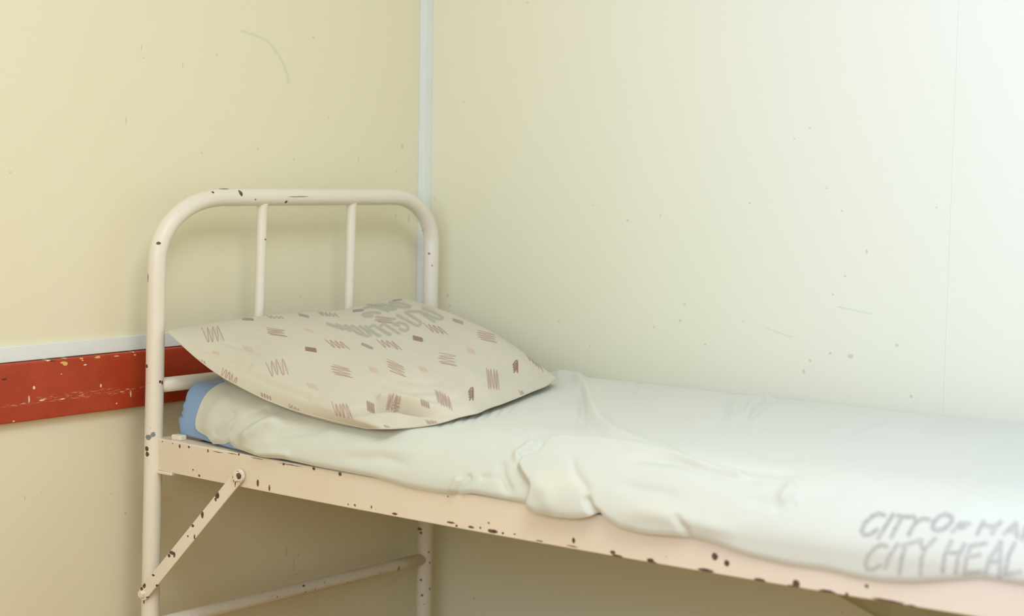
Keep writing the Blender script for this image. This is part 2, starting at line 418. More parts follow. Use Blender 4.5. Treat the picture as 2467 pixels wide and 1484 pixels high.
part('crossbar', sweep([(XH, y, lb1[2]+sl*(y-lb1[1])) for y in np.linspace(yL(.25)+.008, yR(.25)-.008, 8)], .0148, 24), M_bar)
# weld beads
def blob(name, p, r, mat, sq=(1, 1, 1), parent=bed):
    bm = bmesh.new(); bmesh.ops.create_uvsphere(bm, u_segments=16, v_segments=10, radius=r)
    for v in bm.verts: v.co = Vector((v.co.x*sq[0]+p[0], v.co.y*sq[1]+p[1], v.co.z*sq[2]+p[2]))
    for f_ in bm.faces: f_.smooth = True
    me = bpy.data.meshes.new('m'); bm.to_mesh(me); bm.free()
    return part(name, me, mat, parent)
# side rails: angle iron, bowed a little under use
bot = [(on(1, 0, 0, 0)[0]*0+.09, .5857), (.11, .5857), (.71, .5833), (1.43, .579), (1.65, .5817), (1.885, .588), (2.07, .595)]
RYO = float(lean(Pl, Pl2, .62))-.0035        # outer face of the near side rail
bx_ = []
for px, py in [(375, 1133), (900, 1230), (1400, 1329), (1700, 1380), (2000, 1430), (2352, 1483)]:
    q = on(1, RYO, px, py); bx_.append((q[0], q[2]))
bx_ = np.array(bx_)
bx_z = np.polyfit(bx_[:, 0], bx_[:, 1], 2)
zbot = lambda x: np.polyval(bx_z, x)
RTOP = .651
HT = .0665
rail_spots = [(433, 1075, 2.5, 5), (455, 1077, 2.8, 3), (501, 1086, 2, 4), (480, 1146, 3, 3.2), (621, 1164, 3.2, 9), (649, 1176, 2.4, 8),
    (683, 1118, 3, 3), (756, 1129, 4, 4), (819, 1142, 4.5, 5), (575, 1095, 2.5, 3), (525, 1089, 14, .9), (560, 1093, 12, 1), (700, 1120, 30, 1),
    (620, 1105, 16, .8), (839, 1215, 2), (855, 1217, 3), (895, 1222, 2, 4), (951, 1238, 7, 3), (1063, 1184, 8, 4), (1079, 1196, 2), (1100, 1267, 3),
    (1135, 1270, 7, 3), (1157, 1272, 3), (1177, 1260, 2.5), (1187, 1280, 12, 5), (1086, 1259, 10, 2.5), (1211, 1284, 3), (1382, 1302, 3.5, 7),
    (1378, 1316, 13, 1.4), (1476, 1331, 6, 5), (1487, 1340, 12, 4), (1567, 1351, 8, 6), (1575, 1357, 7, 4), (1722, 1341, 7, 9), (1751, 1357, 6, 8),
    (1700, 1374, 18, 4), (1830, 1398, 12, 5), (1918, 1406, 8, 9), (1912, 1413, 14, 3), (1993, 1426, 18, 5), (2040, 1432, 4), (2140, 1448, 34, 3.5),
    (2170, 1460, 18, 4), (2195, 1461, 10, 4), (2088, 1412, 4), (391, 1064, 1.5), (416, 1069, 1.5), (465, 1132, 2), (1300, 1303, 9, 1.5), (930, 1150, 20, 1), (1240, 1287, 3, 2)]
M_rail = paint('chipped_rose_cream_rail', px_spots(rail_spots, 1, RYO, .01), base=(.79, .69, .50), grime=.3)
def rail(y_out, sgn, x0, x1):
    # L section swept along x; web outside, flange on top going inwards
    t_ = .004; fl_ = .040
    N = 60; X = np.linspace(x0, x1, N); vs = []; fs = []
    for x in X:
        zb = zbot(x); z1 = zb+HT
        sec = [(0, zb+.001), (0, z1-.0015), (.0015, z1), (fl_, z1), (fl_, z1-t_), (t_+.001, z1-t_), (t_, z1-t_-.001), (t_, zb), (.001, zb)]
        vs += [(x, y_out+sgn*a, z) for a, z in sec]
    k = len(sec)
    for i in range(N-1):
        for j in range(k):
            q = [i*k+j, i*k+(j+1) % k, (i+1)*k+(j+1) % k, (i+1)*k+j]
            fs.append(q if sgn < 0 else q[::-1])
    fs += [list(range(k)), [(N-1)*k+j for j in range(k)][::-1]]
    return mesh_from(vs, fs, False)
XF = 2.09
part('side_rail', rail(RYO, 1, XH+.012, XF), M_rail)
M_cream = paint('cream_enamel_plain')
YRO = float(lean(Pr, Pr2, .62))+.0035
part('side_rail', rail(YRO, -1, XH+.012, XF), M_cream)
# head-end cross angle joining the rails
bpart('end_angle', (XH+.015, RYO+.03, zbot(.1)+.01), (XH+.021, YRO-.03, zbot(.1)+HT-.006), M_cream)
# weld tab under the rail end
tb = on(1, RYO, 400, 1140)
bpart('weld_tab', (XH+.005, RYO-.003, tb[2]-.003), (XH+.062, RYO+.02, tb[2]+.003), M_cream, .0015)
# bolt head on the flange
bh = on(2, zbot(.17)+HT+.005, 432, 1054)
bpart('bolt', (bh[0]-.015, bh[1]-.009, bh[2]-.005), (bh[0]+.013, bh[1]+.009, bh[2]+.006), M_cream, .0025)
# diagonal brace: flat bar
Ub = on(1, RYO-.004, 578, 1146); Lb = on(1, float(yL(.27))-.021, 348, 1430)
br_spots = []
for (px, py, rx, ry) in [(526, 1193, 6, 9), (522, 1203, 3, 5), (490, 1240, 4, 9), (467, 1266, 4, 4), (455, 1291, 2.2, 2.5), (470, 1293, 2, 6), (416, 1331, 7, 5),
        (410, 1338, 4, 5), (422, 1336, 3, 7), (372, 1385, 4, 2.5), (350, 1410, 5, 7), (344, 1418, 4, 5), (379, 1411, 3, 3.5), (360, 1440, 8, 3), (390, 1423, 3, 4), (569, 1160, 1.6, 14), (566, 1150, 2, 12)]:
    t = np.clip((1148-py)/(1148-1433), 0, 1); yv = Ub[1]+(Lb[1]-Ub[1])*t
    br_spots += px_spots([(px, py, rx, ry)], 1, yv-.002, .01)
M_brace = paint('chipped_cream_brace', br_spots, base=(.82, .73, .56))
d = np.array(Lb)-np.array(Ub); L_ = np.linalg.norm(d); d /= L_
side = np.cross(d, [0, 1, 0]); side /= np.linalg.norm(side); nr = np.cross(side, d); nr /= np.linalg.norm(nr)
if nr[1] > 0: nr = -nr
HWD = .0135; vs = []; fs = []
prof = []
for a in np.linspace(-np.pi/2, np.pi/2, 11): prof.append((-HWD*np.cos(a)*1.0, HWD*np.sin(a)))
for a in np.linspace(np.pi/2, 3*np.pi/2, 11): prof.append((L_-HWD*np.cos(a), HWD*np.sin(a)))
prof = [(u_, v_) for u_, v_ in prof]
n_ = len(prof)
for hh, sh in ((0, 1), (.0035, 1), (.0045, .93)):
    for u_, v_ in prof:
        vs.append(np.array(Ub)+d*u_+side*v_*sh+nr*hh)
for k in range(2):
    for i in range(n_): fs.append([k*n_+i, k*n_+(i+1) % n_, (k+1)*n_+(i+1) % n_, (k+1)*n_+i])
fs += [list(range(n_))[::-1], [2*n_+i for i in range(n_)]]
me = mesh_from(vs, fs, False)
bm = bmesh.new(); bm.from_mesh(me); bmesh.ops.recalc_face_normals(bm, faces=bm.faces[:]); bm.to_mesh(me); bm.free()
brace = part('brace', me, M_brace)
M_bolt = paint('worn_bolt_paint', [((Ub[0]+.008, Ub[1]-.012, Ub[2]+.002), (.006, .01, .007)), ((Ub[0]-.011, Ub[1]-.012, Ub[2]), (.0028, .01, .012)),
                                   ((Ub[0]+.002, Ub[1]-.012, Ub[2]-.012), (.006, .01, .0025)), ((Ub[0]+.002, Ub[1]-.012, Ub[2]+.0115), (.007, .01, .002))], base=(.82, .74, .55))
def bolt(P, r, h, name='bolt', hexa=True):
    bm = bmesh.new(); n = 6 if hexa else 16
    rings = []
    N = np.array([0, -1, 0.])
    for hh, rr in ((-.004, r), (0, r), (h*.75, r*.98), (h, r*.82)):
        rings.append([bm.verts.new((P[0]+rr*math.cos(a), P[1]-hh, P[2]+rr*math.sin(a))) for a in np.linspace(0.3, 0.3+2*np.pi, n, endpoint=False)])
    for A_, B_ in zip(rings[:-1], rings[1:]):
        for i in range(n): bm.faces.new([A_[i], A_[(i+1) % n], B_[(i+1) % n], B_[i]])
    bm.faces.new(rings[-1]); bm.faces.new(rings[0][::-1])
    bmesh.ops.recalc_face_normals(bm, faces=bm.faces[:])
    me = bpy.data.meshes.new('m'); bm.to_mesh(me); bm.free(); return me
for P_, r_, h_ in ((Ub+nr*.0045+d*.001, .0118, .007), (Lb+nr*.0045, .0085, .008)):
    o = link('bolt', bolt(P_, r_, h_), M_bolt, brace)
washer = link('washer', bolt(Ub+nr*.0045, .0135, .002, hexa=False), M_brace, brace)
# foot end, beyond the right edge of the picture
fp = []
ztf = .95
for z in np.linspace(0, ztf-HB, 8): fp.append((XF, RYO+.02, z))
for a in np.linspace(0, np.pi/2, 12)[1:]: fp.append((XF, RYO+.02+HA*(1-np.cos(a)), ztf-HB+HB*np.sin(a)))
for a in np.linspace(0, np.pi/2, 12): fp.append((XF, YRO-.02-HA*(1-np.sin(a)), ztf-HB+HB*np.cos(a)))
for z in np.linspace(ztf-HB, 0, 8)[1:]: fp.append((XF, YRO-.02, z))
part('foot_frame', sweep(fp, .019, 24), M_cream)
# sagging canvas base slung between the rails
M_canvas, nt, b = new_mat('grey_green_canvas', .85, .2)
g = nt.nodes.new('ShaderNodeNewGeometry'); n = noise_node(nt, 22, 4, .6, g.outputs['Position'])
nt.links.new(ramp(nt, n.outputs[0], [(.3, (.30, .34, .25)), (.7, (.38, .42, .31))]).outputs[0], b.inputs['Base Color'])
nx, ny = 60, 30
Xs = np.linspace(.14, XF-.05, nx); Ys = np.linspace(RYO+.015, YRO-.015, ny)
XX, YY = np.meshgrid(Xs, Ys, indexing='ij')
tt = (YY-Ys[0])/(Ys[-1]-Ys[0])
sag = .012+.215*sstep(1.25, 1.75, XX)
ZZ = zbot(XX)+HT-.006-sag*np.sin(np.pi*tt)**.7
part('canvas_base', grid_mesh(np.stack([XX, YY, ZZ], 2), flip=True), M_canvas)

# ------------------------------------------------------------------ mattress profile
YN_MID, YF = RYO+.003, -.082
ZT0 = .752
def zbase(x): return zbot(x)+HT+.0015
def profile(x, off=0.0, n_far=14, n_top=60, n_near=46, hang=True):
    """cross-section polyline at x (from the wall side over the top to the near hem)"""
    yn = YN_MID+.030*(1-sstep(.12, .40, x))
    zb = zbase(x); zt_ = ZT0+.014*(1-sstep(.25, .6, x))+.0*x
    an, af = .155-.10*(1-sstep(.14, .5, x)), .115; pts = []
    h = zt_-zb
    for a in np.linspace(0, np.pi/2, n_far): pts.append((YF-af+af*np.cos(a)**.8, zb+h*np.sin(a)**.8))
    y0, y1 = YF-af, yn+an
    for y in np.linspace(y0, y1, n_top)[1:-1]: pts.append((y, zt_))
    for a in np.linspace(np.pi/2, .0, n_near): pts.append((yn+an-an*np.cos(a)**.9, zb+h*np.sin(a)**.95))
    return np.array(pts)
# mattress body ------------------------------------------------------
def mattress_mesh():
    x0, x1 = .118, 2.03; r = .022
    xs_, ins = [], []
    for a in np.linspace(0, np.pi/2, 9): xs_.append(x0+r*(1-np.sin(a))); ins.append(r*(1-np.cos(np.pi/2-a)) if 0 else r*(1-np.sin(np.pi/2-a)) if 0 else r*(1-np.cos(a)) )
    xs_ = [x0+r*(1-np.cos(a)) for a in np.linspace(0, np.pi/2, 9)]
    ins = [r*(1-np.sin(a)) for a in np.linspace(0, np.pi/2, 9)]
    mid = list(np.linspace(x0+r, x1-r, 90))[1:-1]
    xs_ = xs_+mid+[x1-r*(1-np.cos(a)) for a in np.linspace(np.pi/2, 0, 9)]
    ins = ins+[0]*len(mid)+[r*(1-np.sin(a)) for a in np.linspace(np.pi/2, 0, 9)]
    rings = []
    for x, i_ in zip(xs_, ins):
        p = profile(x); yc = (p[0, 0]+p[-1, 0])/2; zb = zbase(x)
        zt_ = p[:, 1].max(); zc_ = (zb+zt_)/2
        wy = (p[0, 0]-p[-1, 0])/2; hz = (zt_-zb)/2
        q = p.copy(); e = .0035
        q[:, 0] = yc+(p[:, 0]-yc)*(wy-i_-e)/wy
        q[:, 1] = zc_+(p[:, 1]-zc_)*(hz-i_-e)/hz
        wob = .004*vnoise(p[:, 0]*14, np.full(len(p), x*9), 3)+.003*vnoise(p[:, 1]*60+x*30, p[:, 0]*12, 5)*(1-sstep(.2, .3, x))
        X = np.full(len(p), x)
        if x < .2:
            X = X+.010*vnoise(p[:, 1]*40, p[:, 0]*6, 8)
            for zk, a_, ph in ((.681, .006, 3.), (.703, .004, -5.), (.672, -.004, 2.), (.725, .003, 4.)):
                X = X+a_*np.exp(-((p[:, 1]-zk-.01*np.sin(p[:, 0]*ph*6))/.0045)**2)
        rings.append(np.stack([X, q[:, 0]+wob, q[:, 1]+wob], 1))
    R_ = np.array(rings); n, m, _ = R_.shape
    vs = R_.reshape(-1, 3); fs = []
    for i in range(n-1):
        for j in range(m):
            fs.append([i*m+j, (i+1)*m+j, (i+1)*m+(j+1) % m, i*m+(j+1) % m])
    fs += [list(range(m)), [(n-1)*m+j for j in range(m)][::-1]]
    me = mesh_from(vs, fs)
    bm = bmesh.new(); bm.from_mesh(me); bmesh.ops.recalc_face_normals(bm, faces=bm.faces[:]); bm.to_mesh(me); bm.free()
    return me
def cloth_mat(name, colr, weave=900, rough=.9, vary=.06, attr=False):
    m, nt, b = new_mat(name, rough, .15)
    b.inputs['Sheen Weight'].default_value = .15
    g = nt.nodes.new('ShaderNodeNewGeometry')
    n = noise_node(nt, 7, 5, .6, g.outputs['Position'])
    c = mixc(nt, n.outputs[0], tuple(min(1, q*(1+vary)) for q in colr), tuple(q*(1-vary*k) for q, k in zip(colr, (1, 1, 1.4))))
    if attr:
        a = nt.nodes.new('ShaderNodeAttribute'); a.attribute_name = 'print'
        c = mixc(nt, a.outputs['Alpha'], c, a.outputs['Color'])
    nt.links.new(c, b.inputs['Base Color'])
    n2 = noise_node(nt, weave, 2, .7, g.outputs['Position'])
    bump(nt, b, n2.outputs[0], .18, .0006)
    return m
M_blue = cloth_mat('blue_mattress_cover', (.27, .40, .57))
mat_o = link('mattress', mattress_mesh(), M_blue)
tag(mat_o, 'thin soft mattress in light blue cover, on the bed under the white sheet', 'mattress')

# ------------------------------------------------------------------ sheet
def hem_profile(x):
    p = profile(x)
    zb = zbase(x); ye = p[-1, 0]
    nh = 36
    yo = RYO-.0045; k_ = sstep(.22, .5, x)
    p[:, 0] += np.where(np.arange(len(p)) > 80, (yo-ye)*k_*sstep(zb+.06, zb, p[:, 1]), 0); ye = p[-1, 0]
    ext = []
    # passes over the rail's edge and hangs down its face
    for t in np.linspace(0, 1, 8)[1:]: ext.append((ye+(yo-ye)*np.sin(t*np.pi/2), zb-.004*t))
    for z in np.linspace(zb-.004, zb-.055, nh)[1:]: ext.append((yo, z))
    return np.vstack([p, ext])
hem_px = [(440, 1068), (540, 1071), (548, 1064), (556, 1076), (600, 1092), (630, 1103), (680, 1106), (760, 1124), (900, 1150), (985, 1176), (1050, 1187), (1100, 1194),
          (1135, 1189), (1190, 1199), (1270, 1214), (1276, 1222), (1300, 1233), (1350, 1243), (1400, 1247), (1432, 1243), (1448, 1233), (1470, 1248),
          (1500, 1268), (1560, 1283), (1650, 1292), (1700, 1300), (1760, 1322), (1800, 1338), (1900, 1362), (2000, 1376), (2060, 1392), (2130, 1402),
          (2200, 1404), (2300, 1398), (2360, 1393), (2420, 1402), (2467, 1410), (2700, 1440)]
hx, hy = np.array(hem_px, float).T
start_px = [(545, 905), (520, 933), (500, 955), (484, 982), (476, 1006), (472, 1030), (475, 1046), (480, 1058), (488, 1070)]
nX, nS = 760, 430
xg = np.linspace(.13, 2.04, nX)
# arc-length tables of the profile
tab = []
for x in xg:
    p = hem_profile(x); s = np.r_[0, np.cumsum(np.hypot(*np.diff(p, axis=0).T))]
    P3 = np.stack([np.full(len(p), x), p[:, 0], p[:, 1]], 1); px, py, _ = proj(P3)
    gap = py-np.interp(px, hx, hy)
    near = np.where((gap > 0) & (np.arange(len(p)) > 100))[0]
    if len(near) and near[0] > 0:
        k = near[0]; t = gap[k-1]/(gap[k-1]-gap[k]+1e-9); se = s[k-1]+t*(s[k]-s[k-1])
    else: se = s[-1]
    tab.append((s, p, se))
se = np.array([t[2] for t in tab])
se = np.convolve(np.pad(se, 2, 'edge'), np.ones(5)/5, 'valid')
S0 = .03
# head boundary of the sheet: x where each profile station meets the curve read on the photograph
sx_, sy_ = np.array(start_px, float).T
xs_of_b = np.full(nS, .160)
bb = np.linspace(0, 1, nS)
s_st, p_st, _ = tab[12]
sq_ = S0+bb*(se[12]-S0); yq = np.interp(sq_, s_st, p_st[:, 0]); zq = np.interp(sq_, s_st, p_st[:, 1])
for j in range(nS):
    xx = np.linspace(.10, .33, 120); P3 = np.stack([xx, np.full(120, yq[j]), np.full(120, zq[j])], 1)
    px, py, _ = proj(P3)
    if py.mean() < 905: continue
    cx_ = np.interp(py, sy_, sx_, right=490)
    k = np.where(px > cx_)[0]
    if len(k): xs_of_b[j] = max(xx[k[0]], .130)
kk = 3; xs_of_b = np.convolve(np.pad(xs_of_b, kk, 'edge'), np.ones(2*kk+1)/(2*kk+1), 'valid')
xs_of_b += .0025*vnoise(bb*60, bb*0, 4)
A_ = np.linspace(0, 1, nX)
GX = xs_of_b[None, :]+A_[:, None]*(2.04-xs_of_b[None, :])
SE = np.interp(GX, xg, se)
GS = S0+bb[None, :]*(SE-S0)
# evaluate profile on the (x, s) lattice by interpolation between stations
smax = max(t[0][-1] for t in tab); ns_t = 900; sl_ = np.linspace(0, smax, ns_t)
TY = np.array([np.interp(sl_, t[0], t[1][:, 0]) for t in tab]); TZ = np.array([np.interp(sl_, t[0], t[1][:, 1]) for t in tab])
def bil(Tb, gx, gs):
    u = np.clip((gx-xg[0])/(xg[-1]-xg[0])*(nX-1), 0, nX-1.001); v = np.clip(gs/smax*(ns_t-1), 0, ns_t-1.001)
    i = u.astype(int); j = v.astype(int); fu = u-i; fv = v-j
    return (Tb[i, j]*(1-fu)+Tb[i+1, j]*fu)*(1-fv)+(Tb[i, j+1]*(1-fu)+Tb[i+1, j+1]*fu)*fv
GY, GZ = bil(TY, GX, GS), bil(TZ, GX, GS)
e_ = .002
ty = (bil(TY, GX, GS+e_)-bil(TY, GX, GS-e_)); tz = (bil(TZ, GX, GS+e_)-bil(TZ, GX, GS-e_)); ln = np.hypot(ty, tz)+1e-9
NY, NZ = tz/ln, -ty/ln           # outward normal in the section
sgn_ = np.where(NZ.mean() > 0, 1, -1); NY, NZ = NY*sgn_, NZ*sgn_
Kn = np.ones(17)/17
NY, NZ = [np.apply_along_axis(lambda r_: np.convolve(np.pad(r_, 8, 'edge'), Kn, 'valid'), 1, q_) for q_ in (NY, NZ)]
SP = np.stack([GX, GY, GZ], 2); PX, PY, _ = proj(SP)
PX = PX.reshape(GX.shape); PY = PY.reshape(GX.shape)
hgt = .0032+np.zeros_like(GX)
hgt += .0035*vnoise(GX*5, GS*5, 1)+.0018*vnoise(GX*13, GS*9, 2)+.0007*vnoise(GX*40, GS*30, 7)
def seg_dist_t(X, Y, poly):
    D = np.full(X.shape, 1e9); Tt = np.zeros(X.shape); L0 = 0
    tot = sum(math.dist(a, b) for a, b in zip(poly[:-1], poly[1:]))
    for (x0, y0), (x1, y1) in zip(poly[:-1], poly[1:]):
        dx, dy = x1-x0, y1-y0; L = math.hypot(dx, dy)
        t = np.clip(((X-x0)*dx+(Y-y0)*dy)/(L*L), 0, 1); d = np.hypot(X-x0-t*dx, Y-y0-t*dy)
        m = d < D; D = np.where(m, d, D); Tt = np.where(m, (L0+t*L)/tot, Tt); L0 += L
    return D, Tt
def ridge(poly, amp, w, taper=None):
    global hgt
    if taper is None: taper = sum(math.dist(a, b) for a, b in zip(poly[:-1], poly[1:])) > 90 and poly[0][1] > 915
    D, t = seg_dist_t(PX, PY, poly); e = .28 if taper else .0
    k = sstep(0, e, t)*(1-sstep(1-e, 1, t)) if taper else 1
    hgt += amp*np.exp(-(D/w)**2)*k
def plateau(poly, amp, soft, fade=None):
    global hgt
    D = seg_dist(PX, PY, poly+[poly[0]]); I = inside(PX, PY, poly); sd = np.where(I, D, -D)
    a = amp*sstep(-soft*.35, soft, sd)
    if fade: a = a*(1-sstep(fade[0], fade[1], PX))
    hgt += a
# ridge that runs from the wall down into the bunched fold
ridge([(1350, 900), (1385, 905), (1408, 935), (1420, 975), (1440, 1015), (1475, 1045), (1530, 1070), (1600, 1092), (1690, 1130), (1780, 1150)], .011, 15)
ridge([(1395, 925), (1402, 960), (1405, 1000), (1398, 1035), (1385, 1048)], -.007, 9)
ridge([(1240, 1120), (1250, 1098), (1275, 1080), (1310, 1062)], .010, 9)
plateau([(1250, 1128), (1262, 1104), (1300, 1098), (1325, 1068), (1350, 1057), (1400, 1062), (1480, 1066), (1560, 1084), (1640, 1106), (1730, 1136), (1840, 1152),
         (2000, 1200), (2000, 1420), (1700, 1420), (1450, 1330), (1272, 1290), (1272, 1205), (1283, 1176), (1262, 1150)], .017, 13, (1380, 1960))
ridge([(1262, 1096), (1285, 1090), (1300, 1078)], -.012, 8)
ridge([(1290, 1056), (1330, 1050), (1378, 1054)], -.008, 8)
ridge([(1428, 1210), (1436, 1226), (1450, 1240)], -.010, 8)
ridge([(1280, 1160), (1330, 1190), (1345, 1240)], .004, 18)
ridge([(1385, 1110), (1395, 1150), (1420, 1180), (1440, 1205)], -.004, 10)
ridge([(1490, 1132), (1560, 1122), (1640, 1128), (1700, 1146), (1780, 1160), (1880, 1165)], -.007, 9)
ridge([(1600, 1086), (1680, 1108), (1740, 1128), (1830, 1142), (1960, 1150)], -.006, 8)
ridge([(1480, 1175), (1560, 1190), (1660, 1205)], -.004, 12)
ridge([(1500, 1225), (1600, 1240), (1700, 1262), (1800, 1290)], .005, 18)
ridge([(1640, 1250), (1660, 1275), (1665, 1295)], -.005, 10)
# gathers at the wall edge
ridge([(1800, 1020), (1822, 992), (1850, 972), (1884, 964)], -.009, 6)
ridge([(1790, 1005), (1812, 978), (1845, 962), (1880, 955)], .007, 7)
ridge([(1750, 1010), (1756, 980), (1765, 950)], -.004, 7)
ridge([(1540, 925), (1530, 945)], -.003, 6)
ridge([(1985, 1060), (2050, 1045), (2130, 1010), (2210, 995)], -.005, 10)
ridge([(1820, 1100), (1880, 1106), (1940, 1104)], -.005, 8)
ridge([(1892, 1202), (1906, 1186)], .009, 17)
ridge([(1875, 1232), (1910, 1216)], -.004, 9)
ridge([(1750, 1195), (1850, 1215), (1960, 1200), (2080, 1190)], -.003, 14)
# head end
ridge([(545, 1076), (552, 1055), (575, 1032), (605, 1010), (640, 995)], -.019, 9, False)
ridge([(575, 1075), (600, 1048), (640, 1025), (690, 1010)], .012, 12)
ridge([(525, 1040), (540, 1015), (560, 1000)], -.005, 10)
ridge([(500, 1030), (515, 990), (545, 960)], .004, 14)
ridge([(640, 1068), (680, 1048), (740, 1040), (800, 1038)], -.006, 11)
ridge([(620, 1098), (655, 1093), (690, 1096)], .005, 9)
ridge([(760, 1090), (860, 1078), (950, 1082), (1050, 1100)], .004, 16)
ridge([(820, 1108), (920, 1105), (1000, 1122)], -.004, 11)
ridge([(1100, 1192), (1112, 1170), (1130, 1152)], -.006, 8)
ridge([(1095, 1180), (1105, 1160)], .006, 9)
ridge([(1165, 1152), (1200, 1148)], -.004, 8)
ridge([(1215, 1105), (1208, 1140), (1222, 1175), (1245, 1192)], -.006, 12)
ridge([(1130, 1030), (1180, 1040), (1230, 1055), (1260, 1080)], .004, 14)
for q in range(7):
    x0 = 1060+q*26; ridge([(x0, 1028-q*4), (x0+16, 1014-q*4.5)], -.0018, 4)
edge_lift = sstep(0, .03, GS-S0)
hgt = np.maximum(hgt, -.0005)
SP[..., 1] += NY*hgt; SP[..., 2] += NZ*hgt
# rolled hem: last rows turn under
nh = 5
for q in range(nh):
    j = nS-nh+q; t = (q+1)/nh
    SP[:, j, 1] += .0042*(1-np.cos(t*np.pi/2)); SP[:, j, 2] += 0
sheet_me = grid_mesh(SP)
# lettering in faded marker on the sheet
PX, PY, _ = proj(SP); PX = PX.reshape(GX.shape); PY = PY.reshape(GX.shape)
z2 = lambda pts: [(2000+a/5.225, 1200+b_/5.225) for a, b_ in pts]
txt = [[(680, 215), (610, 195), (540, 225), (430, 320), (395, 420), (430, 470), (500, 460), (590, 400)], [(790, 210), (700, 350), (610, 500)],
       [(850, 225), (1010, 240)], [(905, 240), (830, 370), (770, 490)], [(1045, 225), (1085, 300)], [(1250, 272), (1160, 262), (1085, 300), (1030, 380), (990, 460)],
       [(1380, 225), (1300, 310), (1290, 380), (1340, 410), (1440, 385), (1530, 300), (1530, 230), (1450, 205), (1380, 225)],
       [(1745, 325), (1640, 320), (1540, 420)], [(1590, 375), (1690, 365)],
       [(1930, 300), (1885, 380), (1850, 455)], [(2145, 300), (2080, 380), (2040, 440)], [(1925, 320), (2010, 365), (2130, 325)],
       [(2190, 450), (2340, 310), (2350, 485)], [(2250, 415), (2350, 410)],
       [(2460, 370), (2415, 520)], [(2460, 370), (2540, 390), (2520, 440), (2440, 450), (2510, 530)],
       [(710, 605), (640, 590), (570, 625), (480, 720), (445, 830), (470, 900), (540, 900), (620, 850)], [(845, 585), (740, 740), (690, 880)],
       [(905, 600), (1150, 530)], [(950, 600), (900, 760), (870, 945)], [(1120, 530), (1165, 640)], [(1320, 515), (1200, 630), (1150, 760), (1135, 955)],
       [(1525, 545), (1440, 720), (1415, 930)], [(1690, 580), (1610, 740), (1580, 935)], [(1460, 690), (1630, 690)],
       [(1960, 570), (1770, 605), (1710, 760), (1690, 950), (1880, 925)], [(1740, 745), (1880, 715)],
       [(1950, 940), (2010, 760), (2150, 550), (2140, 760), (2130, 990)], [(2000, 800), (2130, 800)],
       [(2320, 570), (2240, 740), (2200, 960), (2390, 930)], [(2480, 590), (2700, 600)], [(2590, 600), (2540, 760), (2520, 960)]]
ink = np.zeros(PX.shape)
fade = {0: 1, 6: .9, 13: .7}
for k, s_ in enumerate(txt):
    D = seg_dist(PX, PY, z2(s_)); al = 1-sstep(1.5, 9.5, D)
    w_ = .66 if k < 7 else .56
    ink = np.maximum(ink, al*w_)
ink *= np.clip(.85+.5*vnoise(PX/9, PY/5, 6), 0, 1)
def color_attr(me, rgb, alpha):
    a = me.color_attributes.new('print', 'FLOAT_COLOR', 'POINT')
    arr = np.empty((len(me.vertices), 4), np.float32); arr[:, :3] = rgb; arr[:, 3] = alpha
    a.data.foreach_set('color', arr.ravel())
# soft pale yellow patches, beside the ridge and lower on the sheet
st = .22*np.exp(-(seg_dist(PX, PY, [(1425, 930), (1440, 990)])/14)**2)+.18*np.exp(-((PX-1350)**2/90**2+(PY-1160)**2/30**2))+.15*np.exp(-((PX-1560)**2/120**2+(PY-1225)**2/25**2))
rgb = np.empty(PX.shape+(3,)); rgb[:] = (.84, .74, .47); rgb[ink > st] = (.24, .215, .19)
color_attr(sheet_me, rgb.reshape(-1, 3), np.maximum(ink, st).ravel())
M_sheet = cloth_mat('mint_white_cotton', (.635, .632, .49), 1100, .95, .035, True)
sheet = link('bed_sheet', sheet_me, M_sheet)
tag(sheet, 'rumpled pale mint white cotton sheet with grey marker lettering, spread over the mattress', 'bed sheet')

# ------------------------------------------------------------------ pillow
def ztop(x, y):
    """height of the sheet top at (x, y)"""
    yn = YN_MID+.030*(1-sstep(.12, .40, x)); zt_ = ZT0+.014*(1-sstep(.25, .6, x))
    zb = zbase(x); an = .155-.10*(1-sstep(.14, .5, x))
    c_ = np.clip((yn+an-y)/an, 0, 1)**(1/.9); s_ = np.sqrt(np.clip(1-c_**2, 0, 1))
    return zb+(zt_-zb)*s_**.95+.006
def smooth_curve(P, n):
    P = np.array(P, float); s = np.r_[0, np.cumsum(np.linalg.norm(np.diff(P, axis=0), axis=1))]; s /= s[-1]
    t = np.linspace(0, 1, n); Q = np.stack([np.interp(t, s, P[:, k]) for k in range(3)], 1)
    k = max(3, n//22)
    if k % 2 == 0: k += 1
    K = np.ones(k)/k
    for _ in range(2):
        R_ = np.stack([np.convolve(np.pad(Q[:, c_], k//2, 'edge'), K, 'valid') for c_ in range(3)], 1)
        w_ = np.minimum(np.minimum(t, 1-t)/.06, 1)[:, None]
        Q = Q*(1-w_)+R_*w_
    return Q
def on_top(px, py, lift=.004):
    z = .76
    for _ in range(12):
        p = on(2, z, px, py); z = .5*z+.5*(float(ztop(p[0], p[1]))+lift)
    return on(2, z, px, py)
L3 = on(0, .118, 402, 798); T3 = on(0, .122, 966, 714)
left_px = [(430, 824), (470, 860), (508, 890), (545, 914), (590, 938), (640, 963), (700, 986), (760, 1003), (820, 1018)]
nU, nV = 940, 500
B3 = on_top(880, 1032, .004); R3 = on_top(1340, 911, .014)
lc = [L3]
for i, (px, py) in enumerate(left_px):
    t = (i+1)/(len(left_px)+1); yv = L3[1]+(B3[1]-L3[1])*t+.0
    q = on(1, yv, px, py); lc.append(q)
lc.append(B3)
front_px = [(930, 1033), (978, 1031), (1020, 1027), (1068, 1018), (1112, 1002), (1148, 997), (1177, 983), (1206, 974), (1250, 957), (1282, 943), (1316, 930)]
fc = [B3]+[on_top(px, py, .004+.006*(i/11)) for i, (px, py) in enumerate(front_px)]+[R3]
back_px = [(450, 788), (520, 777), (600, 766), (680, 757), (760, 753), (820, 749), (860, 740), (905, 726), (940, 718)]
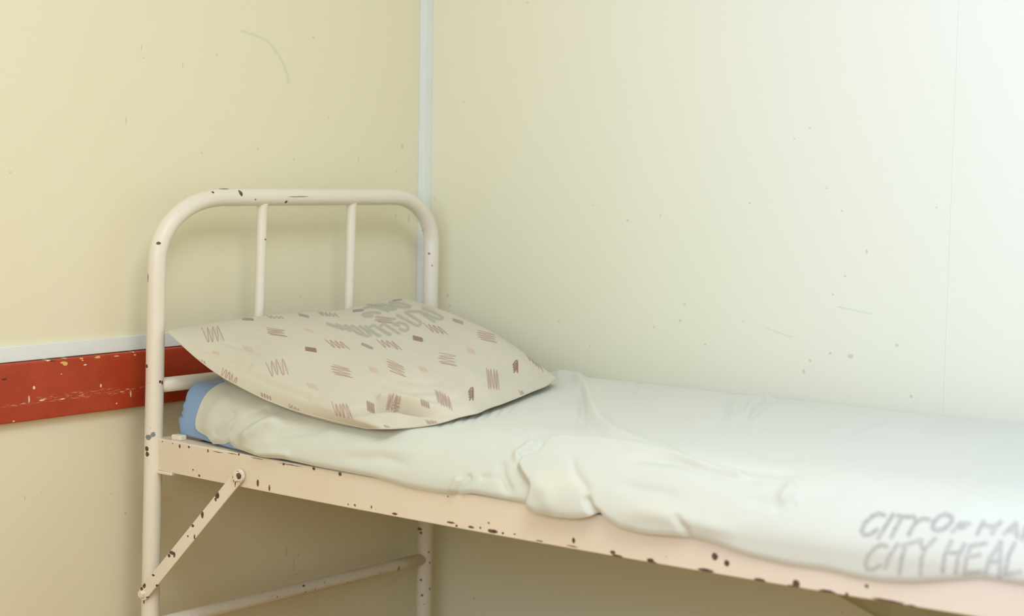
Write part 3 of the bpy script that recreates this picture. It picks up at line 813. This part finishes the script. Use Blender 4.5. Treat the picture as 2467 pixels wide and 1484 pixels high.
bc = [L3]+[on(0, .119, px, py) for px, py in back_px]+[T3]
rc = [T3]+[T3+(R3-T3)*t+np.array([0, .035*np.sin(np.pi*t), .010*np.sin(np.pi*t)]) for t in np.linspace(0, 1, 9)[1:-1]]+[R3]
U = np.linspace(0, 1, nU); V = np.linspace(0, 1, nV)
Cb, Cf = smooth_curve(bc, nU), smooth_curve(fc, nU); Cl, Cr = smooth_curve(lc, nV), smooth_curve(rc, nV)
u = U[:, None, None]; v = V[None, :, None]
Bs = (1-v)*Cb[:, None]+v*Cf[:, None]+(1-u)*Cl[None]+u*Cr[None]-((1-u)*(1-v)*Cb[0]+u*(1-v)*Cb[-1]+(1-u)*v*Cf[0]+u*v*Cf[-1])
du = np.gradient(Bs, axis=0); dv = np.gradient(Bs, axis=1); N = np.cross(du, dv); N /= np.linalg.norm(N, axis=2)[..., None]+1e-9
if N[..., 2].mean() < 0: N = -N
Nm = N.mean((0, 1)); Nm /= np.linalg.norm(Nm)
N = .35*N+.65*Nm; N /= np.linalg.norm(N, axis=2)[..., None]
uu, vv = U[:, None], V[None, :]
def dome(pu, pv): return (1-np.abs(2*uu-1)**pu)*(1-np.abs(2*vv-1)**pv)
top_h = .052*dome(3.2, 2.6)**.8
# less fill in the back edge and near the corners
top_h *= (1-.22*np.exp(-((uu-.55)**2/.03+(vv-.0)**2/.05)))
PXp, PYp, _ = proj((Bs+N*top_h[..., None]).reshape(-1, 3)); PXp = PXp.reshape(nU, nV); PYp = PYp.reshape(nU, nV)
wr_ = .007*vnoise(uu*6+0*vv, vv*5, 11)+.0032*vnoise(uu*17+vv*4, vv*13, 12)+.0006*vnoise(uu*50, vv*34, 13)
edge = np.minimum(np.minimum(uu, 1-uu)*.73, np.minimum(vv, 1-vv)*.5)
ew = sstep(0, .05, edge)
def pr(poly, amp, w):
    return amp*np.exp(-(seg_dist(PXp, PYp, poly)/w)**2)
cr = pr([(1110, 1001), (1060, 1001), (1010, 995), (960, 984), (900, 985), (850, 992)], -.024, 6.5)
cr += pr([(1100, 985), (1040, 985), (980, 970), (920, 968)], .013, 10)
cr += pr([(1000, 962), (1080, 952), (1140, 930), (1200, 905)], .003, 12)
cr += pr([(930, 925), (990, 945), (1050, 940)], -.004, 9)
cr += pr([(960, 915), (1030, 925), (1100, 900)], -.0035, 8)
cr += pr([(1335, 905), (1310, 910), (1295, 930), (1270, 948)], -.005, 5)
cr += pr([(1325, 915), (1300, 925), (1285, 938)], .004, 5)
cr += pr([(1275, 945), (1230, 938), (1190, 950)], -.004, 7)
cr += pr([(420, 820), (470, 838), (530, 850), (600, 880)], -.004, 8)
cr += pr([(440, 845), (500, 875), (560, 900)], .004, 8)
cr += pr([(500, 870), (580, 893), (650, 925), (740, 955)], -.004, 8)
cr += pr([(540, 822), (580, 833), (620, 850)], -.0025, 6)
cr += pr([(700, 760), (800, 758), (850, 752)], -.003, 6)
TP = Bs+N*(top_h+(wr_+cr)*ew)[..., None]
# underside, pressed on to the bed
bot_h = -.05*dome(3, 2.4)**.8
BP = Bs+N*bot_h[..., None]
step = 10
BPc = BP[::step, ::step] if 0 else BP
zt_s = ztop(BP[..., 0], BP[..., 1])+.003
BP[..., 2] = np.maximum(BP[..., 2], np.minimum(zt_s, Bs[..., 2]))
TP[..., 2] = np.maximum(TP[..., 2], np.where(edge > .002, zt_s+.002, -1))
# keep clear of the headboard tubes
TP[..., 0] = np.maximum(TP[..., 0], .1115); BP[..., 0] = np.maximum(BP[..., 0], .1115)
PXp, PYp, _ = proj(TP.reshape(-1, 3)); PXp = PXp.reshape(nU, nV); PYp = PYp.reshape(nU, nV)
# printed scribbles ------------------------------------------------
BR = np.array((.300, .135, .095)); DK = np.array((.215, .095, .07)); PK = np.array((.56, .33, .24)); GR = np.array((.27, .255, .20))
prgb = np.empty((nU, nV, 3)); prgb[:] = BR; pal = np.zeros((nU, nV))
rng = np.random.RandomState(4)
def stroke(poly, w, colr, alpha, soft=.8):
    poly = np.array(poly, float); m = w+soft+1
    x0, y0 = poly.min(0)-m; x1, y1 = poly.max(0)+m
    k = (PXp > x0) & (PXp < x1) & (PYp > y0) & (PYp < y1)
    if not k.any(): return
    D = seg_dist(PXp[k], PYp[k], [tuple(q) for q in poly]); a = alpha*(1-sstep(max(w-soft, 0), w+soft, D))
    old = pal[k]; na = 1-(1-old)*(1-a)
    if w > 3: na = np.maximum(old, a)
    c0 = prgb[k]; wgt = (a/(na+1e-9))[:, None]
    prgb[k] = c0*(1-np.clip(wgt, 0, 1))+colr*np.clip(wgt, 0, 1); pal[k] = na
def curvy(pts, n=6):
    pts = np.array(pts, float); out = []
    for i in range(len(pts)-1):
        p0 = pts[max(i-1, 0)]; p1 = pts[i]; p2 = pts[i+1]; p3 = pts[min(i+2, len(pts)-1)]
        for t in np.linspace(0, 1, n, endpoint=False):
            out.append(.5*((2*p1)+(-p0+p2)*t+(2*p0-5*p1+4*p2-p3)*t*t+(-p0+3*p1-3*p2+p3)*t**3))
    out.append(pts[-1]); return out
def zig(cx_, cy_, w, h, sk=0., tilt=0., n=5, vertical=True, wd=.75, colr=BR, alpha=.75):
    """scribble: n strokes up and down (or side to side), sheared and tilted"""
    pts = []
    for i in range(2*n):
        t = i/(2*n-1)-.5; e = .5 if i % 2 == 0 else -.5
        t2 = t+(.03*rng.randn() if 0 < i < 2*n-1 else 0); e *= 1-.12*abs(rng.randn())
        if vertical: x, y = t2*w, -e*h
        else: x, y = -e*w, t2*h
        x, y = x+sk*y*(1 if vertical else 0), y+tilt*x
        pts.append((cx_+x, cy_+y))
    stroke(curvy(pts), wd, colr, alpha)
Zs = [(513, 806, 44, 38, .25, -.12, 4), (667, 886, 46, 40, .25, -.1, 4), (813, 830, 44, 22, .9, .15, 4), (824, 989, 40, 38, .25, .1, 5), (708, 985, 26, 10, -.3, .55, 4),
      (552, 908, 34, 22, -.3, .8, 5), (663, 764, 38, 6, .5, .05, 4), (790, 757, 44, 10, .8, .1, 5), (937, 830, 44, 22, .9, .15, 4), (1050, 793, 42, 22, .9, .2, 4),
      (1187, 914, 28, 50, .05, .15, 5), (1068, 963, 34, 36, .25, .5, 6), (1287, 872, 34, 20, .5, .8, 5), (948, 970, 30, 44, -.25, .2, 6), (1040, 1018, 26, 12, .4, .1, 5),
      (902, 736, 38, 7, 1.2, .05, 5), (1256, 946, 10, 12, .3, .2, 2)]
for c_ in Zs:
    zig(*c_[:4], sk=c_[4], tilt=c_[5], n=c_[6], wd=.85)
    zig(c_[0]+3, c_[1]+1, c_[2]*.9, c_[3]*.8, sk=c_[4], tilt=c_[5], n=c_[6]+2, wd=.35, alpha=.3)
for c_ in [(665, 799, 48, 14, .12), (822, 892, 48, 20, .2), (1077, 864, 42, 24, .12), (1172, 809, 44, 18, .22), (924, 769, 42, 13, .08), (953, 884, 44, 20, .45)]:
    zig(*c_[:4], tilt=c_[4], n=4, vertical=False, wd=.85, alpha=.65)
    stroke([(c_[0]-c_[2]*.3, c_[1]+c_[3]*.45), (c_[0]+c_[2]*.56, c_[1]+c_[3]*.62+c_[2]*.56*c_[4])], 1.1, BR, .7)
for (x, y, w, h, tl, a_) in [(597, 769, 26, 4, .05, .7), (731, 760, 24, 4, .25, .6), (749, 842, 26, 8, .12, .85), (885, 834, 28, 5, .4, .6), (1007, 816, 24, 9, .2, .85),
        (1103, 774, 24, 6, .3, .6), (863, 748, 26, 4, -.1, .7), (957, 723, 22, 1.5, -.15, .7), (932, 1028, 12, 3, .3, .5)]:
    zig(x, y, w, h, tilt=tl, n=4, vertical=False, wd=1.5, colr=DK, alpha=a_)
for (x, y, w, h, a_) in [(1135, 949, 13, 24, .9), (1242, 883, 13, 22, .9), (893, 981, 14, 24, .8), (1024, 973, 16, 14, .75), (484, 872, 18, 10, .7), (641, 955, 20, 8, .7)]:
    tl = 0 if x > 1100 else .4
    for q in range(4):
        t = q/3-.5
        if x > 1100: stroke(curvy([(x-w*.45+q*.8, y+t*h*.8+5), (x-w*.05+q*.8, y+t*h*.8-3), (x+w*.3, y+t*h*.8-5), (x+w*.35, y+t*h*.8+5)]), 1.9, DK, a_)
        else: stroke([(x+t*w-1, y-h*.45+t*w*tl), (x+t*w+1, y+h*.45+t*w*tl)], 1.9, DK, a_*.9)
for (x, y, w, h) in [(597, 840, 22, 12), (753, 931, 22, 12), (743, 796, 20, 5), (899, 891, 18, 12), (1020, 890, 18, 10), (1135, 845, 15, 12), (1030, 741, 30, 3), (520, 850, 14, 5)]:
    zig(x, y, w, h, sk=.3, tilt=.25, n=4, wd=1.7, colr=PK, alpha=.5)
# marker lettering, upside down seen from here
z5 = lambda pts: curvy([(880+a/9.277, 700+b_/9.277) for a, b_ in pts])
mk = [[(1290, 405), (1500, 480), (1720, 600), (1640, 640), (1460, 570), (1360, 510)], [(1240, 500), (1380, 590), (1540, 690)],
      [(1060, 470), (1250, 480), (1400, 560)], [(900, 490), (1060, 590), (1230, 700), (1190, 780), (1080, 750), (900, 650), (720, 555)], [(900, 490), (1000, 465), (1100, 470)],
      [(640, 760), (760, 720), (900, 760), (960, 850), (880, 900), (780, 860)], [(450, 640), (660, 635)], [(560, 660), (600, 720), (750, 790)],
      [(400, 730), (580, 850), (750, 960)], [(420, 720), (320, 830), (420, 900), (560, 980)], [(200, 780), (350, 880), (520, 985)], [(150, 790), (60, 870), (200, 960), (330, 1010)],
      [(0, 800), (150, 900), (280, 1010)], [(-120, 800), (0, 880), (120, 1000)], [(-300, 790), (-150, 870), (-20, 990)], [(-450, 780), (-300, 860), (-150, 960), (60, 1020)],
      [(-650, 760), (-500, 820), (-330, 900)], [(-850, 740), (-700, 790), (-500, 860)],
      [(540, 270), (750, 280), (1000, 350), (880, 375), (700, 350), (560, 320)], [(220, 330), (420, 315), (680, 395), (560, 420), (380, 370), (230, 345)],
      [(-20, 400), (120, 365), (300, 390), (510, 460)], [(320, 505), (180, 490), (20, 510), (-60, 545), (40, 575), (150, 565)]]
for q in mk: stroke(z5(q), 3.6, GR, .58, 2.6)
# rim faces share the seam
pil_top = TP; 
n1, n2 = nU, nV
bs_ = 8
iu = np.unique(np.r_[np.arange(0, nU, bs_), nU-1]); iv = np.unique(np.r_[np.arange(0, nV, bs_), nV-1])
pillow_me = grid_mesh(TP, flip=False)
color_attr(pillow_me, prgb.reshape(-1, 3), np.clip(pal, 0, 1).ravel())
M_pil = cloth_mat('beige_printed_cotton', (.60, .545, .395), 1000, .95, .05, True)
pillow = link('pillow', pillow_me, M_pil)
tag(pillow, 'plump beige pillow in a scribble printed case, propped against the headboard', 'pillow')
M_pilb = cloth_mat('beige_cotton_back', (.60, .545, .395), 1000, .95, .05)
under = link('pillowcase_back', grid_mesh(BP[np.ix_(iu, iv)], flip=True), M_pilb, pillow)
# piped seam along the two visible edges
seam = np.vstack([TP[0, ::6], TP[6::6, -1]])
seam_o = link('seam', sweep(seam, .0013, 6), M_pilb, pillow)
